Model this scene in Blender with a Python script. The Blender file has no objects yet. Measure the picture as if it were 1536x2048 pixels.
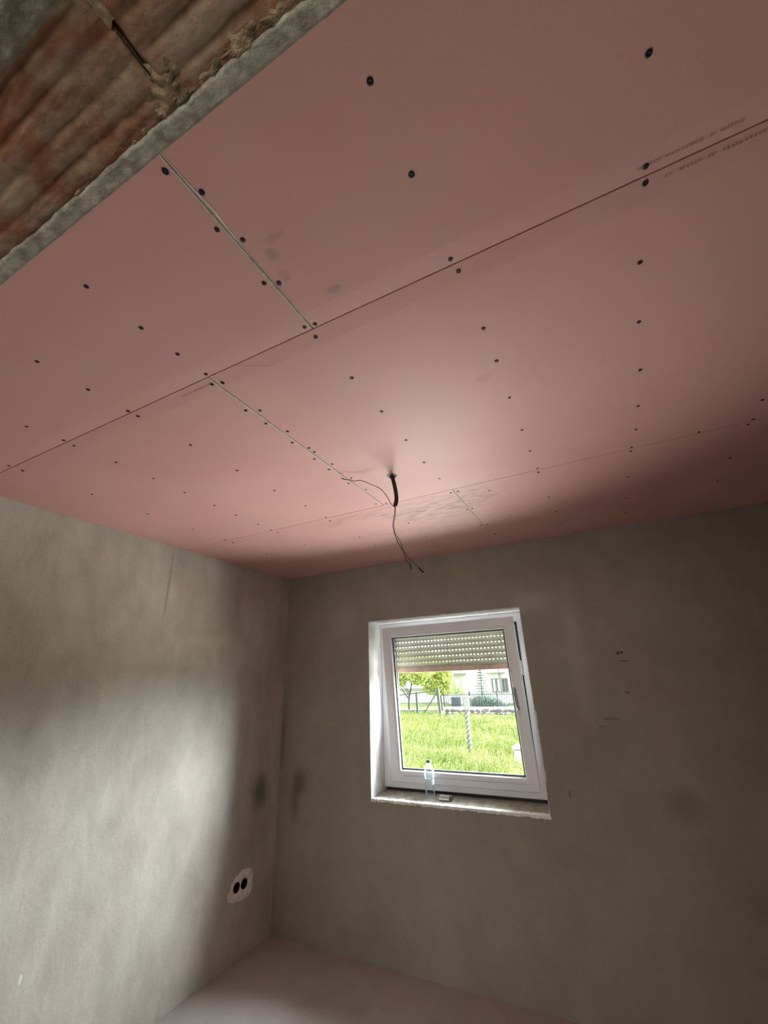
import bpy, bmesh, math, random
from mathutils import Vector, Matrix, noise

random.seed(7)
D = bpy.data
COL = bpy.context.scene.collection
SC = bpy.context.scene
R = math.radians

# ------------------------------------------------------------------ camera
H = 2.528                     # underside of the plasterboard
cam_d = D.cameras.new('camera')
cam = D.objects.new('camera', cam_d)
COL.objects.link(cam)
right = Vector((0.8892, 0.4566, -0.0306)).normalized()
fwd = Vector((-0.4137, 0.8305, 0.3729)).normalized()
up = right.cross(fwd).normalized()
right = fwd.cross(up).normalized()
rot = Matrix((right, up, -fwd)).transposed()
cam.matrix_world = Matrix.Translation((2.5087, -3.0268, 1.6353)) @ rot.to_4x4()
cam_d.sensor_fit = 'HORIZONTAL'
cam_d.sensor_width = 36.0
cam_d.lens = 837.3 / 1536 * 36.0
cam_d.clip_start = 0.01
cam_d.clip_end = 300
SC.camera = cam

# ------------------------------------------------------------------ world, sun, large lights
w = D.worlds.new('overcast_sky')
SC.world = w
w.use_nodes = True
bg = w.node_tree.nodes['Background']
bg.inputs[0].default_value = (0.93, 0.97, 1.0, 1)
bg.inputs[1].default_value = 3.7


def lamp(name, kind, loc, target, energy, color, **kw):
    l = D.lights.new(name, kind)
    l.energy = energy
    l.color = color
    for k, v in kw.items():
        setattr(l, k, v)
    o = D.objects.new(name, l)
    COL.objects.link(o)
    o.location = loc
    d = Vector(target) - Vector(loc)
    o.rotation_euler = d.to_track_quat('-Z', 'Y').to_euler()
    return o


# hazy sun behind thin cloud, in front of the window and to the right
lamp('hazy_sun', 'SUN', (6, 6, 5), (6 - 1.42, 6 - 1.25, 5 - 0.98), 53.0, (0.93, 0.945, 1.0), angle=R(60))
# added area lamp lying on the unseen yard, brightens the ceiling through the window
lamp('yard_fill_lamp', 'AREA', (1.55, 2.65, -0.30), (1.55, 2.50, 2.35), 2750, (1.0, 0.97, 0.93),
     shape='RECTANGLE', size=5.8, size_y=4.0)
# added fill lamp in the hall, standing in for daylight from unseen rooms
lamp('hall_fill_lamp', 'AREA', (2.9, -5.0, 1.55), (1.6, 0, 1.35), 41, (1.0, 0.92, 0.82),
     shape='RECTANGLE', size=1.5, size_y=1.5)

SC.view_settings.view_transform = 'Standard'
SC.view_settings.look = 'None'
SC.view_settings.exposure = 0.0
SC.view_settings.gamma = 1.0
SC.view_settings.use_curve_mapping = False
try:
    SC.cycles.use_denoising = True
    SC.cycles.denoiser = 'OPENIMAGEDENOISE'
    SC.cycles.max_bounces = 10
    SC.cycles.diffuse_bounces = 6
    SC.cycles.transparent_max_bounces = 16
    SC.cycles.sample_clamp_indirect = 6
except Exception:
    pass


# ------------------------------------------------------------------ materials
class NT:
    def __init__(s, name):
        s.m = D.materials.new(name)
        s.m.use_nodes = True
        s.t = s.m.node_tree
        s.b = s.t.nodes['Principled BSDF']
        s.out = s.t.nodes['Material Output']
        s._pos = None

    def n(s, typ, **kw):
        nd = s.t.nodes.new(typ)
        for k, v in kw.items():
            setattr(nd, k, v)
        return nd

    def l(s, a, b):
        s.t.links.new(a, b)

    def pos(s):
        if s._pos is None:
            s._pos = s.n('ShaderNodeNewGeometry').outputs['Position']
        return s._pos

    def scaled(s, sc, off=(0, 0, 0)):
        mp = s.n('ShaderNodeMapping')
        mp.inputs['Scale'].default_value = sc
        mp.inputs['Location'].default_value = off
        s.l(s.pos(), mp.inputs['Vector'])
        return mp.outputs[0]

    def noise(s, scale, detail=3, rough=0.55, vec=None, dist=0.0):
        nd = s.n('ShaderNodeTexNoise')
        nd.inputs['Scale'].default_value = scale
        nd.inputs['Detail'].default_value = detail
        nd.inputs['Roughness'].default_value = rough
        nd.inputs['Distortion'].default_value = dist
        s.l(vec if vec is not None else s.pos(), nd.inputs['Vector'])
        return nd.outputs['Fac']

    def ramp(s, fac, lo, hi, a=0.0, b=1.0):
        nd = s.n('ShaderNodeMapRange', interpolation_type='SMOOTHSTEP')
        s.l(fac, nd.inputs['Value'])
        nd.inputs['From Min'].default_value = lo
        nd.inputs['From Max'].default_value = hi
        nd.inputs['To Min'].default_value = a
        nd.inputs['To Max'].default_value = b
        return nd.outputs[0]

    def math(s, op, a, b):
        nd = s.n('ShaderNodeMath', operation=op)
        for i, v in enumerate((a, b)):
            if isinstance(v, (int, float)):
                nd.inputs[i].default_value = v
            else:
                s.l(v, nd.inputs[i])
        return nd.outputs[0]

    def mix(s, fac, a, b, mode='MIX'):
        nd = s.n('ShaderNodeMix', data_type='RGBA', blend_type=mode)
        if isinstance(fac, (int, float)):
            nd.inputs[0].default_value = fac
        else:
            s.l(fac, nd.inputs[0])
        for i, v in ((6, a), (7, b)):
            if isinstance(v, tuple):
                nd.inputs[i].default_value = (*v, 1)
            else:
                s.l(v, nd.inputs[i])
        return nd.outputs[2]

    def blob(s, c, r, soft=0.6, wob=0.25, wsc=9):
        """mask of a stain: 1 inside an ellipsoid around c (radii r), ragged edge"""
        sub = s.n('ShaderNodeVectorMath', operation='SUBTRACT')
        s.l(s.pos(), sub.inputs[0])
        sub.inputs[1].default_value = c
        div = s.n('ShaderNodeVectorMath', operation='DIVIDE')
        s.l(sub.outputs[0], div.inputs[0])
        div.inputs[1].default_value = r
        ln = s.n('ShaderNodeVectorMath', operation='LENGTH')
        s.l(div.outputs[0], ln.inputs[0])
        nz = s.math('MULTIPLY', s.math('SUBTRACT', s.noise(wsc, 4), 0.5), wob * 4)
        d = s.math('ADD', ln.outputs['Value'], nz)
        return s.ramp(d, 1 - soft, 1 + soft * 0.4, 1.0, 0.0)

    def bump(s, h, strength, dist):
        nd = s.n('ShaderNodeBump')
        nd.inputs['Strength'].default_value = strength
        nd.inputs['Distance'].default_value = dist
        s.l(h, nd.inputs['Height'])
        s.l(nd.outputs[0], s.b.inputs['Normal'])

    def base(s, c):
        if isinstance(c, tuple):
            s.b.inputs['Base Color'].default_value = (*c, 1)
        else:
            s.l(c, s.b.inputs['Base Color'])

    def set(s, rough=0.6, spec=0.5, metal=0.0):
        s.b.inputs['Roughness'].default_value = rough
        s.b.inputs['Specular IOR Level'].default_value = spec
        s.b.inputs['Metallic'].default_value = metal
        return s.m


def simple(name, c, rough=0.6, spec=0.5, metal=0.0, var=0.12, vsc=14, bump=0.0, bsc=60, bd=0.002):
    m = NT(name)
    dark = tuple(v * (1 - var) for v in c)
    lite = tuple(min(1, v * (1 + var)) for v in c)
    m.base(m.mix(m.ramp(m.noise(vsc, 4), 0.3, 0.7), dark, lite))
    if bump:
        m.bump(m.noise(bsc, 4), bump, bd)
    return m.set(rough, spec, metal)


def plaster(name, dark, lite, stains=(), marks=(), streak=(1, 1, 1), bump=0.35):
    m = NT(name)
    v = m.scaled(streak)
    big = m.noise(1.3, 5, 0.62, v, 0.4)
    mid = m.noise(6.5, 4, 0.6, v, 0.3)
    fac = m.math('ADD', m.math('MULTIPLY', m.ramp(big, 0.3, 0.72), 0.65), m.math('MULTIPLY', m.ramp(mid, 0.3, 0.75), 0.35))
    c = m.mix(fac, dark, lite)
    g = m.noise(2.1, 3, 0.6, m.scaled((1, 1, 1), (5, 3, 9)))
    c = m.mix(m.ramp(g, 0.45, 0.75, 0.0, 0.35), c, tuple(a * b for a, b in zip(lite, (0.95, 1.02, 0.93))))
    fine = m.noise(90, 3, 0.7)
    c = m.mix(m.ramp(fine, 0.35, 0.75, 0.0, 0.16), c, (0.10, 0.09, 0.08))
    for (cc, rr, k, sc) in stains:
        c = m.mix(m.math('MULTIPLY', m.blob(cc, rr, 0.75, 0.22, 7), k), c, sc)
    for (cc, rr, k, sc) in marks:
        c = m.mix(m.math('MULTIPLY', m.blob(cc, rr, 0.25, 0.12, 40), k), c, sc)
    m.base(c)
    h = m.math('ADD', m.math('MULTIPLY', m.noise(2.6, 3, 0.5, v), 1.0),
               m.math('ADD', m.math('MULTIPLY', m.noise(9, 4, 0.6, v), 0.22), m.math('MULTIPLY', m.noise(160, 3, 0.6), 0.016)))
    m.bump(h, bump, 0.055)
    return m.set(0.82, 0.3)


M = {}
wet = (0.13, 0.105, 0.07)
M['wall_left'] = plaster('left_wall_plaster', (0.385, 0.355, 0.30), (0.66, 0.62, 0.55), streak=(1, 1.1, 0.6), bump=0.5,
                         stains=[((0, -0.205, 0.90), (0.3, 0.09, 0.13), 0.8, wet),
                                 ((0, -1.9, 1.55), (0.3, 0.4, 0.15), 0.12, (0.27, 0.25, 0.21)),
                                 ((0, -0.9, 1.62), (0.3, 0.5, 0.1), 0.15, (0.27, 0.25, 0.21)),
                                 ((0, -0.75, 1.93), (0.3, 0.35, 0.05), 0.45, (0.66, 0.63, 0.57)),
                                 ((0, -0.55, 1.85), (0.3, 0.12, 0.12), 0.4, (0.66, 0.63, 0.57)),
                                 ((0, -1.22, 2.25), (0.3, 0.012, 0.25), 0.5, (0.24, 0.21, 0.17))],
                         marks=[((0, -1.616, 0.498), (0.2, 0.006, 0.018), 0.7, (0.80, 0.84, 0.82))])
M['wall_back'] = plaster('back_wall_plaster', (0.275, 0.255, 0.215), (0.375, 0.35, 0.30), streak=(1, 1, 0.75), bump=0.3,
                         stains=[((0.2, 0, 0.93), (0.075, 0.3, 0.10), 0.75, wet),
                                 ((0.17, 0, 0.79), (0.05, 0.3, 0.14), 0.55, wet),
                                 ((2.70, 0, 0.98), (0.10, 0.3, 0.09), 0.45, (0.17, 0.145, 0.11)),
                                 ((2.32, 0, 1.75), (0.07, 0.3, 0.45), 0.35, (0.50, 0.46, 0.40)),
                                 ((2.1, 0, 2.1), (0.18, 0.3, 0.08), 0.4, (0.50, 0.46, 0.40)),
                                 ((0.6, 0, 2.1), (0.15, 0.3, 0.16), 0.3, (0.5, 0.46, 0.40)),
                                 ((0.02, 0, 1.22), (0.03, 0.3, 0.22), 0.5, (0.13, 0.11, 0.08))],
                         marks=[((2.552, 0, 1.745), (0.010, 0.2, 0.011), 0.85, (0.06, 0.045, 0.035)),
                                ((2.572, 0, 1.748), (0.008, 0.2, 0.009), 0.85, (0.06, 0.045, 0.035)),
                                ((2.575, 0, 1.70), (0.035, 0.2, 0.005), 0.6, (0.12, 0.10, 0.08)),
                                ((2.556, 0, 1.526), (0.016, 0.2, 0.008), 0.6, (0.10, 0.08, 0.06)),
                                ((2.44, 0, 1.385), (0.05, 0.2, 0.006), 0.6, (0.14, 0.12, 0.10)),
                                ((2.39, 0, 1.345), (0.035, 0.2, 0.004), 0.6, (0.14, 0.12, 0.10)),
                                ((2.143, 0, 0.99), (0.008, 0.2, 0.02), 0.6, (0.12, 0.10, 0.08))])
M['plaster'] = plaster('grey_plaster', (0.36, 0.34, 0.30), (0.48, 0.46, 0.41))
M['floor'] = plaster('screed_floor', (0.40, 0.355, 0.335), (0.50, 0.455, 0.43), bump=0.15)
M['reveal'] = simple('reveal_plaster', (0.74, 0.74, 0.72), 0.75, 0.3, var=0.10, vsc=10, bump=0.3, bsc=25, bd=0.01)


def plasterboard():
    m = NT('pink_plasterboard')
    pink, pale = (0.66, 0.345, 0.315), (0.71, 0.40, 0.365)
    c = m.mix(m.ramp(m.noise(0.9, 3, 0.5), 0.3, 0.7), pink, pale)
    c = m.mix(m.ramp(m.noise(2.2, 4, 0.6, m.scaled((1, 1.6, 1))), 0.5, 0.78, 0, 0.3), c, (0.60, 0.41, 0.345))
    # handling dirt and trowel smears, each with its own shape
    sm = m.noise(26, 5, 0.7, m.scaled((0.45, 1.7, 1)))
    spots = [((1.78, -0.93, H), (0.34, 0.17, 0.5), 0.9), ((1.35, -1.03, H), (0.35, 0.06, 0.5), 0.5),
             ((1.5, -0.62, H), (0.5, 0.2, 0.5), 0.3), ((2.06, -1.02, H), (0.12, 0.12, 0.5), 0.4),
             ((2.1, -0.6, H), (0.2, 0.4, 0.5), 0.25)]
    for cc, rr, k in spots:
        f = m.math('MULTIPLY', m.math('MULTIPLY', m.blob(cc, rr, 0.7, 0.2, 10), m.ramp(sm, 0.42, 0.62)), k)
        c = m.mix(f, c, (0.33, 0.21, 0.15))
    for cc, rr, k in [((2.01, -2.545, H), (0.018, 0.018, 0.5), 0.4), ((2.04, -2.575, H), (0.03, 0.012, 0.5), 0.3),
                      ((2.083, -2.405, H), (0.022, 0.012, 0.5), 0.5), ((2.00, -2.49, H), (0.015, 0.02, 0.5), 0.3),
                      ((2.32, -1.9, H), (0.03, 0.02, 0.5), 0.2)]:
        c = m.mix(m.math('MULTIPLY', m.blob(cc, rr, 0.6, 0.2, 60), k), c, (0.34, 0.20, 0.18))
    gr = m.noise(300, 2, 0.6)
    c = m.mix(m.ramp(gr, 0.3, 0.7, 0.0, 0.10), c, (0.42, 0.25, 0.22))
    m.base(c)
    m.bump(m.math('ADD', m.noise(1.7, 2), m.math('MULTIPLY', m.noise(240, 2), 0.01)), 0.10, 0.03)
    return m.set(0.60, 0.32)


M['pink'] = plasterboard()
M['gypsum'] = simple('white_gypsum_core', (0.72, 0.66, 0.60), 0.85, 0.2, var=0.15, vsc=60)
M['gypsum_dirty'] = simple('broken_gypsum', (0.42, 0.40, 0.34), 0.9, 0.2, var=0.6, vsc=90, bump=0.6, bsc=120)
M['void'] = simple('dark_void_above_boards', (0.03, 0.025, 0.02), 0.95, 0.1)
M['screw'] = simple('black_phosphate', (0.012, 0.010, 0.009), 0.55, 0.4)
M['ink'] = simple('stamped_ink', (0.36, 0.19, 0.175), 0.8, 0.2)
M['pvc'] = simple('white_pvc', (0.80, 0.82, 0.86), 0.35, 0.5, var=0.03, vsc=3)
M['pvc_bead'] = simple('white_pvc_bead', (0.88, 0.88, 0.88), 0.3, 0.5, var=0.02)
M['gasket'] = simple('black_rubber', (0.012, 0.012, 0.012), 0.6, 0.3)
M['spacer'] = simple('grey_spacer', (0.16, 0.18, 0.20), 0.4, 0.5)
M['handle'] = simple('grey_handle', (0.30, 0.30, 0.30), 0.35, 0.5)
M['slat'] = simple('cream_slat', (0.37, 0.335, 0.26), 0.45, 0.5, var=0.06, vsc=7)
M['bar'] = simple('brown_end_bar', (0.33, 0.20, 0.15), 0.5, 0.4, var=0.2, vsc=20)
M['rail'] = simple('dark_guide_rail', (0.05, 0.045, 0.045), 0.5, 0.4)
M['sillgrey'] = simple('rough_mortar', (0.32, 0.30, 0.25), 0.95, 0.1, var=0.22, vsc=22, bump=0.5, bsc=60, bd=0.004)
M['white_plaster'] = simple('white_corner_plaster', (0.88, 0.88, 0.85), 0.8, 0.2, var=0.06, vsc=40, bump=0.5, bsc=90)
M['socket_plaster'] = simple('socket_gypsum', (0.84, 0.78, 0.73), 0.85, 0.2, var=0.12, vsc=30, bump=0.4, bsc=40, bd=0.004)
M['box'] = simple('black_plastic_box', (0.008, 0.007, 0.006), 0.6, 0.2)
M['conduit'] = simple('black_conduit', (0.012, 0.010, 0.010), 0.45, 0.4)
M['wire'] = simple('dark_wire', (0.035, 0.015, 0.012), 0.5, 0.4)
M['steel'] = simple('galvanised_steel', (0.55, 0.54, 0.52), 0.35, 0.5, metal=0.8, var=0.2, vsc=80)
M['steel_dark'] = simple('dull_steel', (0.12, 0.11, 0.10), 0.5, 0.5, metal=0.3)


def clay():
    m = NT('smeared_clay_block')
    st = m.noise(7, 5, 0.62, m.scaled((1.3, 9, 1)), 0.3)
    patch = m.noise(10, 4, 0.6, m.scaled((1, 2.2, 1), (3, 1, 0)))
    terra = m.mix(m.ramp(st, 0.3, 0.7), (0.15, 0.045, 0.025), (0.33, 0.115, 0.06))
    mort = m.mix(m.ramp(m.noise(22, 5, 0.7), 0.3, 0.7), (0.19, 0.14, 0.095), (0.31, 0.245, 0.175))
    f = m.math('ADD', m.math('MULTIPLY', patch, 0.75), m.math('MULTIPLY', st, 0.35))
    c = m.mix(m.ramp(f, 0.36, 0.68), terra, mort)
    c = m.mix(m.ramp(m.noise(75, 4, 0.7), 0.55, 0.8, 0, 0.5), c, (0.12, 0.09, 0.06))
    m.base(c)
    m.bump(m.math('ADD', m.noise(70, 5, 0.65), m.noise(20, 3)), 0.6, 0.006)
    return m.set(0.88, 0.2)


M['clay'] = clay()
M['mortar'] = simple('old_mortar', (0.23, 0.18, 0.115), 0.95, 0.15, var=0.45, vsc=45, bump=0.9, bsc=80, bd=0.008)
M['edge_plaster'] = simple('grey_render_edge', (0.31, 0.30, 0.25), 0.95, 0.1, var=0.3, vsc=50, bump=0.8, bsc=90, bd=0.005)
M['dark_plaster'] = simple('dark_render_edge', (0.17, 0.165, 0.13), 0.95, 0.1, var=0.3, vsc=50, bump=0.8, bsc=90, bd=0.005)


def glassy(name, tint, gloss, rough=0.02):
    m = NT(name)
    m.t.nodes.remove(m.b)
    tr = m.n('ShaderNodeBsdfTransparent')
    tr.inputs[0].default_value = (*tint, 1)
    gl = m.n('ShaderNodeBsdfGlossy')
    gl.inputs['Roughness'].default_value = rough
    lw = m.n('ShaderNodeLayerWeight')
    lw.inputs[0].default_value = gloss
    mx = m.n('ShaderNodeMixShader')
    m.l(lw.outputs['Fresnel'], mx.inputs[0])
    m.l(tr.outputs[0], mx.inputs[1])
    m.l(gl.outputs[0], mx.inputs[2])
    m.l(mx.outputs[0], m.out.inputs[0])
    return m.m


M['glass'] = glassy('window_glass', (0.97, 0.985, 0.98), 0.12)
M['pet'] = glassy('clear_bottle_plastic', (0.93, 0.96, 0.97), 0.30, 0.15)
_t = M['pet'].node_tree
_gl = [n for n in _t.nodes if n.type == 'BSDF_GLOSSY'][0]
_ad = _t.nodes.new('ShaderNodeMixShader')
_tl = _t.nodes.new('ShaderNodeBsdfTranslucent')
_tl.inputs[0].default_value = (0.9, 0.95, 0.97, 1)
_mx = [n for n in _t.nodes if n.type == 'MIX_SHADER' and n is not _ad][0]
_ad.inputs[0].default_value = 0.65
_t.links.new(_gl.outputs[0], _ad.inputs[1])
_t.links.new(_tl.outputs[0], _ad.inputs[2])
_t.links.new(_ad.outputs[0], _mx.inputs[2])
M['labelfilm'] = simple('pale_label_film', (0.70, 0.80, 0.86), 0.4, 0.5, var=0.25, vsc=120)
M['cap'] = simple('dark_cap', (0.10, 0.12, 0.15), 0.4)


# ------------------------------------------------------------------ mesh helpers
class MB:
    """collects shapes into one mesh object"""

    def __init__(s):
        s.v, s.f, s.mi = [], [], []

    def add(s, vs, fs, mi=0):
        o = len(s.v)
        s.v += [tuple(v) for v in vs]
        s.f += [tuple(i + o for i in f) for f in fs]
        s.mi += [mi] * len(fs)
        return s

    def box(s, a, b, mi=0):
        x0, y0, z0 = a
        x1, y1, z1 = b
        return s.add([(x0, y0, z0), (x1, y0, z0), (x1, y1, z0), (x0, y1, z0), (x0, y0, z1), (x1, y0, z1), (x1, y1, z1), (x0, y1, z1)],
                     [(0, 3, 2, 1), (4, 5, 6, 7), (0, 1, 5, 4), (1, 2, 6, 5), (2, 3, 7, 6), (3, 0, 4, 7)], mi)

    def bar(s, p, q, wd, th=None, mi=0):
        p, q = Vector(p), Vector(q)
        d = (q - p).normalized()
        a = d.cross(Vector((0, 1, 0)))
        if a.length < 1e-3:
            a = Vector((1, 0, 0))
        a.normalize()
        b = d.cross(a).normalized()
        th = th or wd
        vs = [c + a * i * wd / 2 + b * j * th / 2 for c in (p, q) for i, j in ((-1, -1), (1, -1), (1, 1), (-1, 1))]
        return s.add(vs, [(0, 1, 2, 3), (7, 6, 5, 4), (0, 4, 5, 1), (1, 5, 6, 2), (2, 6, 7, 3), (3, 7, 4, 0)], mi)

    def tube(s, pts, r, seg=8, mi=0, cap=True):
        pts = [Vector(p) for p in pts]
        rs = r if isinstance(r, (list, tuple)) else [r] * len(pts)
        n = len(pts)
        vs, fs = [], []
        ref = None
        for i, p in enumerate(pts):
            d = (pts[min(i + 1, n - 1)] - pts[max(i - 1, 0)]).normalized()
            if ref is None:
                ref = Vector((1, 0, 0)) if abs(d.x) < 0.9 else Vector((0, 1, 0))
            a = (ref - d * ref.dot(d)).normalized()
            ref = a
            b = d.cross(a)
            for k in range(seg):
                t = 2 * math.pi * k / seg
                vs.append(p + (a * math.cos(t) + b * math.sin(t)) * rs[i])
        for i in range(n - 1):
            for k in range(seg):
                k2 = (k + 1) % seg
                fs.append((i * seg + k, i * seg + k2, (i + 1) * seg + k2, (i + 1) * seg + k))
        if cap:
            fs.append(tuple(range(seg))[::-1])
            fs.append(tuple((n - 1) * seg + k for k in range(seg)))
        return s.add(vs, fs, mi)

    def lathe(s, c, prof, seg=24, mi=0):
        c = Vector(c)
        vs = [c + Vector((r * math.cos(2 * math.pi * k / seg), r * math.sin(2 * math.pi * k / seg), z)) for r, z in prof for k in range(seg)]
        fs = [(i * seg + k, i * seg + (k + 1) % seg, (i + 1) * seg + (k + 1) % seg, (i + 1) * seg + k) for i in range(len(prof) - 1) for k in range(seg)]
        return s.add(vs, fs, mi)

    def ring(s, x0, x1, z0, z1, prof, mi=0):
        """mitred rectangular frame; prof = closed list of (inset, y)"""
        n = len(prof)
        vs = []
        for i, y in prof:
            vs += [(x0 + i, y, z0 + i), (x1 - i, y, z0 + i), (x1 - i, y, z1 - i), (x0 + i, y, z1 - i)]
        fs = []
        for a in range(n):
            b = (a + 1) % n
            for k in range(4):
                k2 = (k + 1) % 4
                fs.append((a * 4 + k, a * 4 + k2, b * 4 + k2, b * 4 + k))
        return s.add(vs, fs, mi)

    def grid(s, nx, ny, fn, mi=0):
        vs = [fn(i / nx, j / ny) for j in range(ny + 1) for i in range(nx + 1)]
        fs = [(j * (nx + 1) + i, j * (nx + 1) + i + 1, (j + 1) * (nx + 1) + i + 1, (j + 1) * (nx + 1) + i) for j in range(ny) for i in range(nx)]
        return s.add(vs, fs, mi)

    def build(s, name, mats, parent=None, smooth=False, loc=None, bevel=0.0, fixn=True):
        me = D.meshes.new(name)
        me.from_pydata(s.v, [], s.f)
        if not isinstance(mats, (list, tuple)):
            mats = [mats]
        for m in mats:
            me.materials.append(m)
        me.polygons.foreach_set('material_index', s.mi)
        if smooth:
            me.polygons.foreach_set('use_smooth', [True] * len(s.f))
        if fixn:
            bm = bmesh.new()
            bm.from_mesh(me)
            bmesh.ops.recalc_face_normals(bm, faces=bm.faces)
            bm.to_mesh(me)
            bm.free()
        me.update()
        o = D.objects.new(name, me)
        COL.objects.link(o)
        if parent:
            o.parent = parent
        if loc:
            o.location = loc
        if bevel:
            b = o.modifiers.new('bevel', 'BEVEL')
            b.width = bevel
            b.segments = 2
            b.limit_method = 'ANGLE'
        return o


def empty(name, loc=(0, 0, 0), parent=None):
    o = D.objects.new(name, None)
    COL.objects.link(o)
    o.location = loc
    o.empty_display_size = 0.1
    if parent:
        o.parent = parent
    return o


def tag(o, label=None, cat=None, group=None, kind=None):
    if label:
        o['label'] = label
    if cat:
        o['category'] = cat
    if group:
        o['group'] = group
    if kind:
        o['kind'] = kind
    return o


def struct(o, label, cat=None):
    return tag(o, label, cat, kind='structure')


def link_copy(o, name, parent=None, loc=None):
    c = o.copy()
    c.name = name
    COL.objects.link(c)
    c.parent = parent
    if loc:
        c.location = loc
    return c


def nz(x, y, z=0.0, s=1.0):
    return noise.noise(Vector((x * s, y * s, z * s)))


# ------------------------------------------------------------------ room shell
XR = 3.96
YF, YB = -2.877, -3.020        # room side and hall side of the partition behind the photographer's head
YH = -5.3
WX0, WX1, WZ0, WZ1 = 0.8295, 2.0155, 0.8735, 2.0711    # window opening

fl = MB().box((-0.3, YH, -0.15), (XR + 0.3, 0.4, 0.0)).build('floor', M['floor'])
struct(fl, 'bare grey-brown screed floor in the corner of the room', 'floor')

# left wall, with a pocket cut for the two round socket boxes
SY0, SY1, SZ0, SZ1 = -0.408, -0.270, 0.352, 0.428
b = MB()
top = 2.75
for (y0, y1, z0, z1) in ((YH, SY0, -0.1, top), (SY1, 0.4, -0.1, top), (SY0, SY1, -0.1, SZ0), (SY0, SY1, SZ1, top)):
    b.add([(0, y0, z0), (0, y1, z0), (0, y1, z1), (0, y0, z1)], [(0, 1, 2, 3)])
b.add([(0, YH, -.1), (0, .4, -.1), (0, .4, top), (0, YH, top), (-.3, YH, -.1), (-.3, .4, -.1), (-.3, .4, top), (-.3, YH, top)],
      [(4, 7, 6, 5), (0, 4, 5, 1), (3, 2, 6, 7), (0, 3, 7, 4), (1, 5, 6, 2)])
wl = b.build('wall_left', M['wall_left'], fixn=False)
struct(wl, 'left wall of mottled grey plaster, brightest near the floor', 'wall')

# back wall with window opening
b = MB()
Yo = 0.40
for y, flip in ((0.0, False), (Yo, True)):
    xs, zs = (-0.0, WX0, WX1, XR + 0.3), (-0.1, WZ0 - 0.012, WZ1, top)
    for i in range(3):
        for j in range(3):
            if i == 1 and j == 1:
                continue
            q = [(xs[i], y, zs[j]), (xs[i + 1], y, zs[j]), (xs[i + 1], y, zs[j + 1]), (xs[i], y, zs[j + 1])]
            b.add(q, [(3, 2, 1, 0) if flip else (0, 1, 2, 3)], 0)
z0, z1 = WZ0 - 0.012, WZ1
b.add([(WX0, 0, z0), (WX0, Yo, z0), (WX0, Yo, z1), (WX0, 0, z1)], [(0, 1, 2, 3)], 1)
b.add([(WX1, 0, z0), (WX1, Yo, z0), (WX1, Yo, z1), (WX1, 0, z1)], [(3, 2, 1, 0)], 1)
b.add([(WX0, 0, z1), (WX1, 0, z1), (WX1, Yo, z1), (WX0, Yo, z1)], [(3, 2, 1, 0)], 1)
b.add([(WX0, 0, z0), (WX1, 0, z0), (WX1, Yo, z0), (WX0, Yo, z0)], [(0, 1, 2, 3)], 1)
b.add([(0, 0, -.1), (0, Yo, -.1), (0, Yo, top), (0, 0, top)], [(0, 1, 2, 3)])
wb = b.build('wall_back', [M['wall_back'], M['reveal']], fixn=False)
struct(wb, 'dark grey-brown plastered wall around the window', 'wall')

# white plaster and chips along the edges of the opening
b = MB()
def right_bead(u, v):
    z = WZ0 + 0.0 + u * 1.17
    wob = 0.0035 + 0.006 * max(0, nz(z, 3, 1, 9)) + 0.004 * nz(z, 7, 2, 40)
    if 0.15 < u < 0.48:
        wob += 0.006
    if u > 0.75:
        wob *= 0.4
    return (WX1 - 0.002 + wob * v, -0.0025 * (1 - abs(2 * v - 1)) - 0.0005, z)
b.grid(150, 3, right_bead)
def left_bead(u, v):
    z = WZ0 + u * 1.197
    return (WX0 - 0.004 * v - 0.003 * v * nz(z, 1, 5, 30), -0.002 * (1 - abs(2 * v - 1)) - 0.0004, z)
b.grid(150, 3, left_bead)
def top_bead(u, v):
    x = WX0 + u * (WX1 - WX0)
    return (x, -0.002 - 0.002 * v, WZ1 + (0.006 + 0.004 * nz(x, 2, 1, 25)) * v)
b.grid(120, 2, top_bead)
b.build('corner_plaster', M['reveal'], wb, fixn=False)

# window sill: rough grey mortar, white plaster lip with painted-in light, pits and a ragged lower edge
def sill_z(x, y):
    z = WZ0 + 0.012 * min(1, max(0, (y - 0.03) / 0.1)) + 0.002 * nz(x, y, 0, 30) + 0.0015 * nz(x, y, 4, 90)
    if y < 0.05 and (x < 1.2 or x > 1.8):
        p = nz(x, y, 2, 75)
        z -= max(0, p - 0.25) * 0.03
    return z
b = MB()
def sill_fn(u, v):
    x = WX0 + u * (WX1 - WX0)
    y = -0.004 + v * 0.224
    return (x, y, sill_z(x, y))
b.grid(260, 46, sill_fn)
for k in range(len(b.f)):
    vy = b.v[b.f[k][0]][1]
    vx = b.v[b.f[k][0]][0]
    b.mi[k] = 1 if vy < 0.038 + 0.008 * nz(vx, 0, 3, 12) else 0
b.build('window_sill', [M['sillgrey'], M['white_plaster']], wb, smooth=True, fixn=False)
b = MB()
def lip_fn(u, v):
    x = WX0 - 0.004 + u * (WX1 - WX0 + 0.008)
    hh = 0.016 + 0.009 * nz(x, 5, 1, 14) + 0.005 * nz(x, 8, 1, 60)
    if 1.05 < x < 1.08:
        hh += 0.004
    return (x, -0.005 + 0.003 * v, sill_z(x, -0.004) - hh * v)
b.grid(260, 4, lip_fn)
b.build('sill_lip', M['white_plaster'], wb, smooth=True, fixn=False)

wr = MB().box((XR, YH, -0.1), (XR + 0.3, 0.4, top)).build('wall_right', M['plaster'])
struct(wr, 'right wall of plain grey plaster outside the picture', 'wall')
wh = MB().box((-0.3, YH - 0.2, -0.1), (XR + 0.3, YH, top)).build('wall_hall', M['plaster'])
struct(wh, 'plastered wall of the hall behind the photographer', 'wall')

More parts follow.
